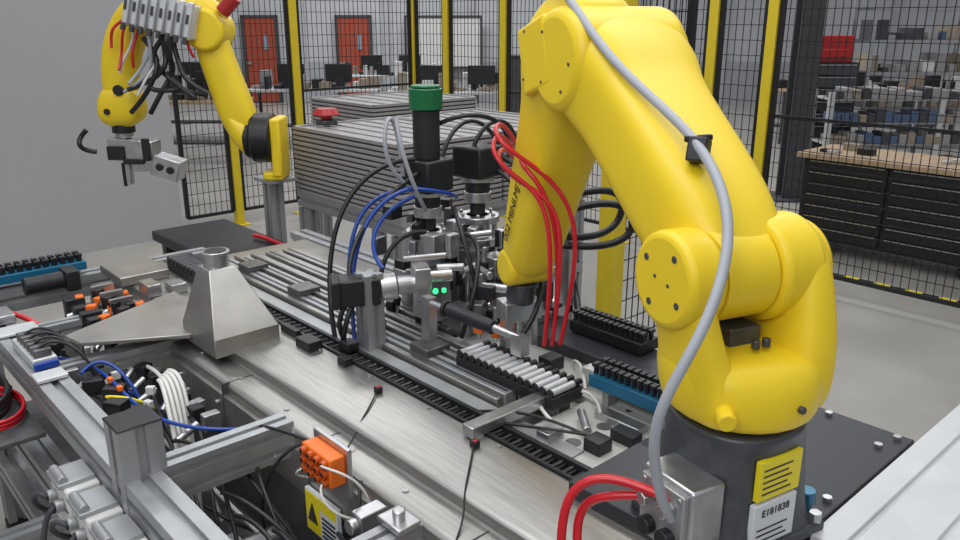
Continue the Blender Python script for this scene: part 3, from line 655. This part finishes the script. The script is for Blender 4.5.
# dress cable
dc=empty('dress_pack');dc.parent=rb;dc.rotation_euler=(0,0,-RZ)
def rel(L): return [(x-BX,y-BY,z-1.05) for x,y,z in L]
tube('grey_cable',rel([(1.45,1.5,2.12),(1.40,1.3,2.10),(1.366,1.212,2.041),(1.321,1.060,1.923),(1.301,.917,1.845),(1.27,.80,1.785),(1.212,.702,1.708),(1.150,.655,1.622),(1.065,.64,1.519),(1.005,.67,1.410),(1.015,.69,1.302),(1.05,.68,1.19),(1.08,.68,1.15)]),.0095,GRY,dc)
g=M('cable_clamp',BLK,dc,.003);c=Vector(rel([(1.278,.81,1.773)])[0]);g.cb(c,(.04,.035,.045),.3,0,.3);g.cb(c+Vector((.012,.01,.02)),(.06,.012,.012),-.3);g.done()
tube('red_air_tubes',[rel(L) for L in (
 [(1.62,1.62,1.62),(1.45,1.50,1.74),(1.345,1.47,1.70),(1.40,1.40,1.62),(1.45,1.332,1.571),(1.42,1.29,1.40),(1.444,1.333,1.18)],
 [(1.62,1.62,1.60),(1.46,1.50,1.70),(1.355,1.46,1.67),(1.42,1.38,1.60),(1.47,1.30,1.55),(1.44,1.28,1.38),(1.46,1.32,1.18)],
 [(1.60,1.60,1.66),(1.44,1.50,1.77),(1.345,1.46,1.73),(1.43,1.38,1.66),(1.50,1.28,1.56),(1.48,1.26,1.40),(1.48,1.31,1.18)],
 [(1.60,1.60,1.58),(1.48,1.46,1.66),(1.40,1.40,1.66),(1.45,1.34,1.60),(1.46,1.30,1.45),(1.47,1.32,1.25)])],.006,RED,dc)
tube('red_base_hoses',[rel(L) for L in ([(1.09,.69,1.18),(1.06,.78,1.20),(1.02,.85,1.19),(.985,.86,1.12),(.974,.841,1.02)],[(1.08,.74,1.17),(1.04,.80,1.16),(1.03,.85,1.13),(1.01,.84,1.07),(1.0,.82,1.02)])],.009,RED,dc)

# ------------------------------------------------------------------ second robot
r2=empty('industrial_robot_arm',(2.26,4.34,0),BR)
def s2(x,z,u,v,ang,n=3.4,y=0):
    t=math.radians(ang);w=Vector((-math.sin(t),0,math.cos(t)));return ((x,y,z),Vector((0,u,0)),w*v,n)
g=M('mount_plate',YEL,r2,.015);g.box((.04,-.11,1.12),(.10,.11,1.46));g.box((-.02,-.10,1.1),(.1,.10,1.15));g.done()
g=M('base_ring',BLK,r2,.01);g.cyl((-.08,0,1.34),(.04,0,1.34),.145,seg=36);g.cyl((-.12,0,1.34),(-.08,0,1.34),.12,seg=36);g.done()
g=M('shoulder',YEL,r2,0,2);g.loft([((-.10,0,1.34),(0,.12,0),(0,0,.12),2.4),((-.15,0,1.37),(0,.115,0),(0,0,.11),2.6),((-.20,0,1.43),(0,.1,0),(0,0,.10),2.6)],20);g.done()
g=M('upper_arm',YEL,r2,0,2);g.loft([s2(-.12,1.37,.09,.09,120),s2(-.17,1.5,.10,.105,113),s2(-.22,1.68,.09,.095,108),s2(-.26,1.82,.09,.095,108),s2(-.28,1.92,.08,.09,108)],20);g.done()
g=M('elbow',YEL,r2,.02,ang=30);g.cyl((-.28,-.13,1.95),(-.28,.13,1.95),.115,seg=32);g.done()
g=M('forearm_casting',YEL,r2,0,2);g.loft([s2(-.22,1.98,.10,.10,165),s2(-.36,2.05,.12,.13,165),s2(-.50,2.08,.12,.13,170),s2(-.60,2.07,.10,.12,190),s2(-.71,1.99,.09,.11,225),s2(-.79,1.85,.085,.105,250),s2(-.82,1.69,.08,.10,265),s2(-.825,1.57,.075,.095,270)],20);g.done()
g=M('wrist',YEL,r2,0,2);g.loft([s2(-.825,1.60,.095,.11,270,4.5),s2(-.83,1.52,.10,.13,270,4.5),s2(-.835,1.45,.09,.125,270,4),s2(-.84,1.425,.07,.09,270)],20);g.done()
g=M('wrist_rings',BLK,r2,.003);g.cyl((-.84,0,1.42),(-.84,0,1.37),.065);g.cyl((-.80,-.09,1.62),(-.80,-.105,1.62),.03);g.cyl((-.88,-.09,1.50),(-.88,-.105,1.50),.018);g.done()
g=M('gripper_body',CHR,r2,.005);g.cyl((-.84,0,1.38),(-.84,0,1.34),.05);g.cb((-.79,0,1.27),(.26,.14,.13),0,0,.08);g.cb((-.72,0,1.18),(.16,.10,.07));g.cb((-.59,-.02,1.17),(.16,.14,.12),0,0,.3);g.cb((-.83,-.02,1.14),(.03,.05,.15));g.done()
g=M('gripper_dark',BLK,r2,.004);g.cb((-.87,-.075,1.26),(.10,.02,.08));g.cyl((-.62,-.09,1.18),(-.62,-.1,1.18),.022);g.cyl((-.56,-.09,1.16),(-.56,-.1,1.16),.022);g.cb((-.87,0,1.12),(.02,.02,.14));g.cb((-.69,-.08,1.28),(.04,.03,.13));g.cb((-.77,-.08,1.21),(.12,.02,.03));g.done()
g=M('valve_manifold',ALUL,r2,.006);g.cb((-.48,-.15,2.03),(.38,.10,.18),0,0,.25)
for i in range(8): g.cb((-.64+i*.046,-.21,2.07-i*.011),(.030,.05,.2),0,0,.25)
g.done()
g=M('manifold_caps',DGR,r2,.003)
for i in range(8): g.cb((-.665+i*.046,-.24,1.97-i*.011),(.02,.03,.04),0,0,.25);g.cb((-.64+i*.046,-.238,2.08-i*.011),(.016,.006,.05),0,0,.25)
g.done()
random.seed(5)
def wig(x0,z0,x1,z1,b,n=6,y=-.15):
    L=[]
    for i in range(n):
        t=i/(n-1);L.append((x0+(x1-x0)*t+b*math.sin(math.pi*t)+random.uniform(-.02,.02),y+random.uniform(-.04,.03),z0+(z1-z0)*t+random.uniform(-.02,.02)))
    return L
tube('black_hoses',[wig(-.45,1.95,-.34,1.6,-.16),wig(-.5,1.9,-.74,1.62,.12),wig(-.6,1.9,-.72,1.5,.12),wig(-.4,2.0,-.28,1.6,-.1),wig(-.3,1.6,-.6,1.62,.0),wig(-.5,1.95,-.62,1.5,.1),wig(-.98,1.42,-.96,1.26,-.08)],.014,BLK,r2)
tube('grey_hoses',[wig(-.6,1.98,-.74,1.6,.1),wig(-.55,1.96,-.70,1.66,.04)],.010,GRY,r2)
tube('red_tubes',[wig(-.6,2.05,-.8,1.85,-.06),wig(-.65,2.05,-.75,1.75,-.02),wig(-.3,2.1,-.33,1.8,-.02),wig(-.55,2.1,-.7,1.75,.0)],.008,RED,r2)
tube('white_tubes',[wig(-.6,2.05,-.74,1.7,-.02),wig(-.5,2.0,-.66,1.6,.05)],.008,WCB,r2)
g=M('red_indicator',REDP,r2,.005);g.cyl((-.17,-.1,2.04),(-.09,-.1,2.12),.04);g.done()
rs=empty('robot_stand')
g=M('extrusions',ALU,rs)
g.ext('z',.015,1.08,(2.28,4.36),.09,.09)
g.box((2.20,4.24,1.08),(2.38,4.44,1.1));g.box((2.22,4.30,0),(2.37,4.44,.015));g.done()
# ------------------------------------------------------------------ lighting & camera
w=bpy.data.worlds.new('w');sc.world=w;w.use_nodes=True
nt=w.node_tree;bg=nt.nodes['Background'];bg.inputs[1].default_value=.58
tcw=nt.nodes.new('ShaderNodeTexCoord');sx=nt.nodes.new('ShaderNodeSeparateXYZ');rp_=nt.nodes.new('ShaderNodeValToRGB')
nt.links.new(tcw.outputs['Generated'],sx.inputs[0]);nt.links.new(sx.outputs['Z'],rp_.inputs[0]);nt.links.new(rp_.outputs[0],bg.inputs[0])
e=rp_.color_ramp.elements;e[0].position=0;e[0].color=(.42,.42,.44,1);e[1].position=.7;e[1].color=(.9,.93,.98,1)
def area(n,loc,sx_,sy_,p,rz=0,tgt=None):
    l=bpy.data.lights.new(n,'AREA');l.shape='RECTANGLE';l.size=sx_;l.size_y=sy_;l.energy=p;l.color=(.98,.99,1)
    o=bpy.data.objects.new(n,l);o.location=loc;o.rotation_euler=(0,0,rz);sc.collection.objects.link(o)
    if tgt:o.rotation_euler=(Vector(tgt)-Vector(loc)).to_track_quat('-Z','Y').to_euler()
area('camera_side_fill',(0.3,1.8,5),1.8,3.5,85);area('camera_side_fill',(3.4,2.0,5),1.5,3.5,78);area('camera_side_fill',(3,7,5.5),4,.8,85)
area('camera_side_fill',(9,6,5.5),.8,6,200);area('camera_side_fill',(10,14,5.5),6,.8,260,BR)
area('camera_side_fill',(-2.5,-.5,4.2),2.8,1.8,78,0,(1,1.5,1))  # added fill lamp on the camera side, brightens the machine's near faces
cam=bpy.data.cameras.new('camera');cam.lens=30;cam.sensor_width=36;cam.clip_start=.05
co=bpy.data.objects.new('camera',cam);sc.collection.objects.link(co)
R=Vector((.7393,-.6734,0));F=Vector((.6428,.7057,-.2982)).normalized();U=R.cross(F)
m=Matrix((R,U,-F)).transposed().to_4x4();m.translation=(0,0,2);co.matrix_world=m
sc.camera=co
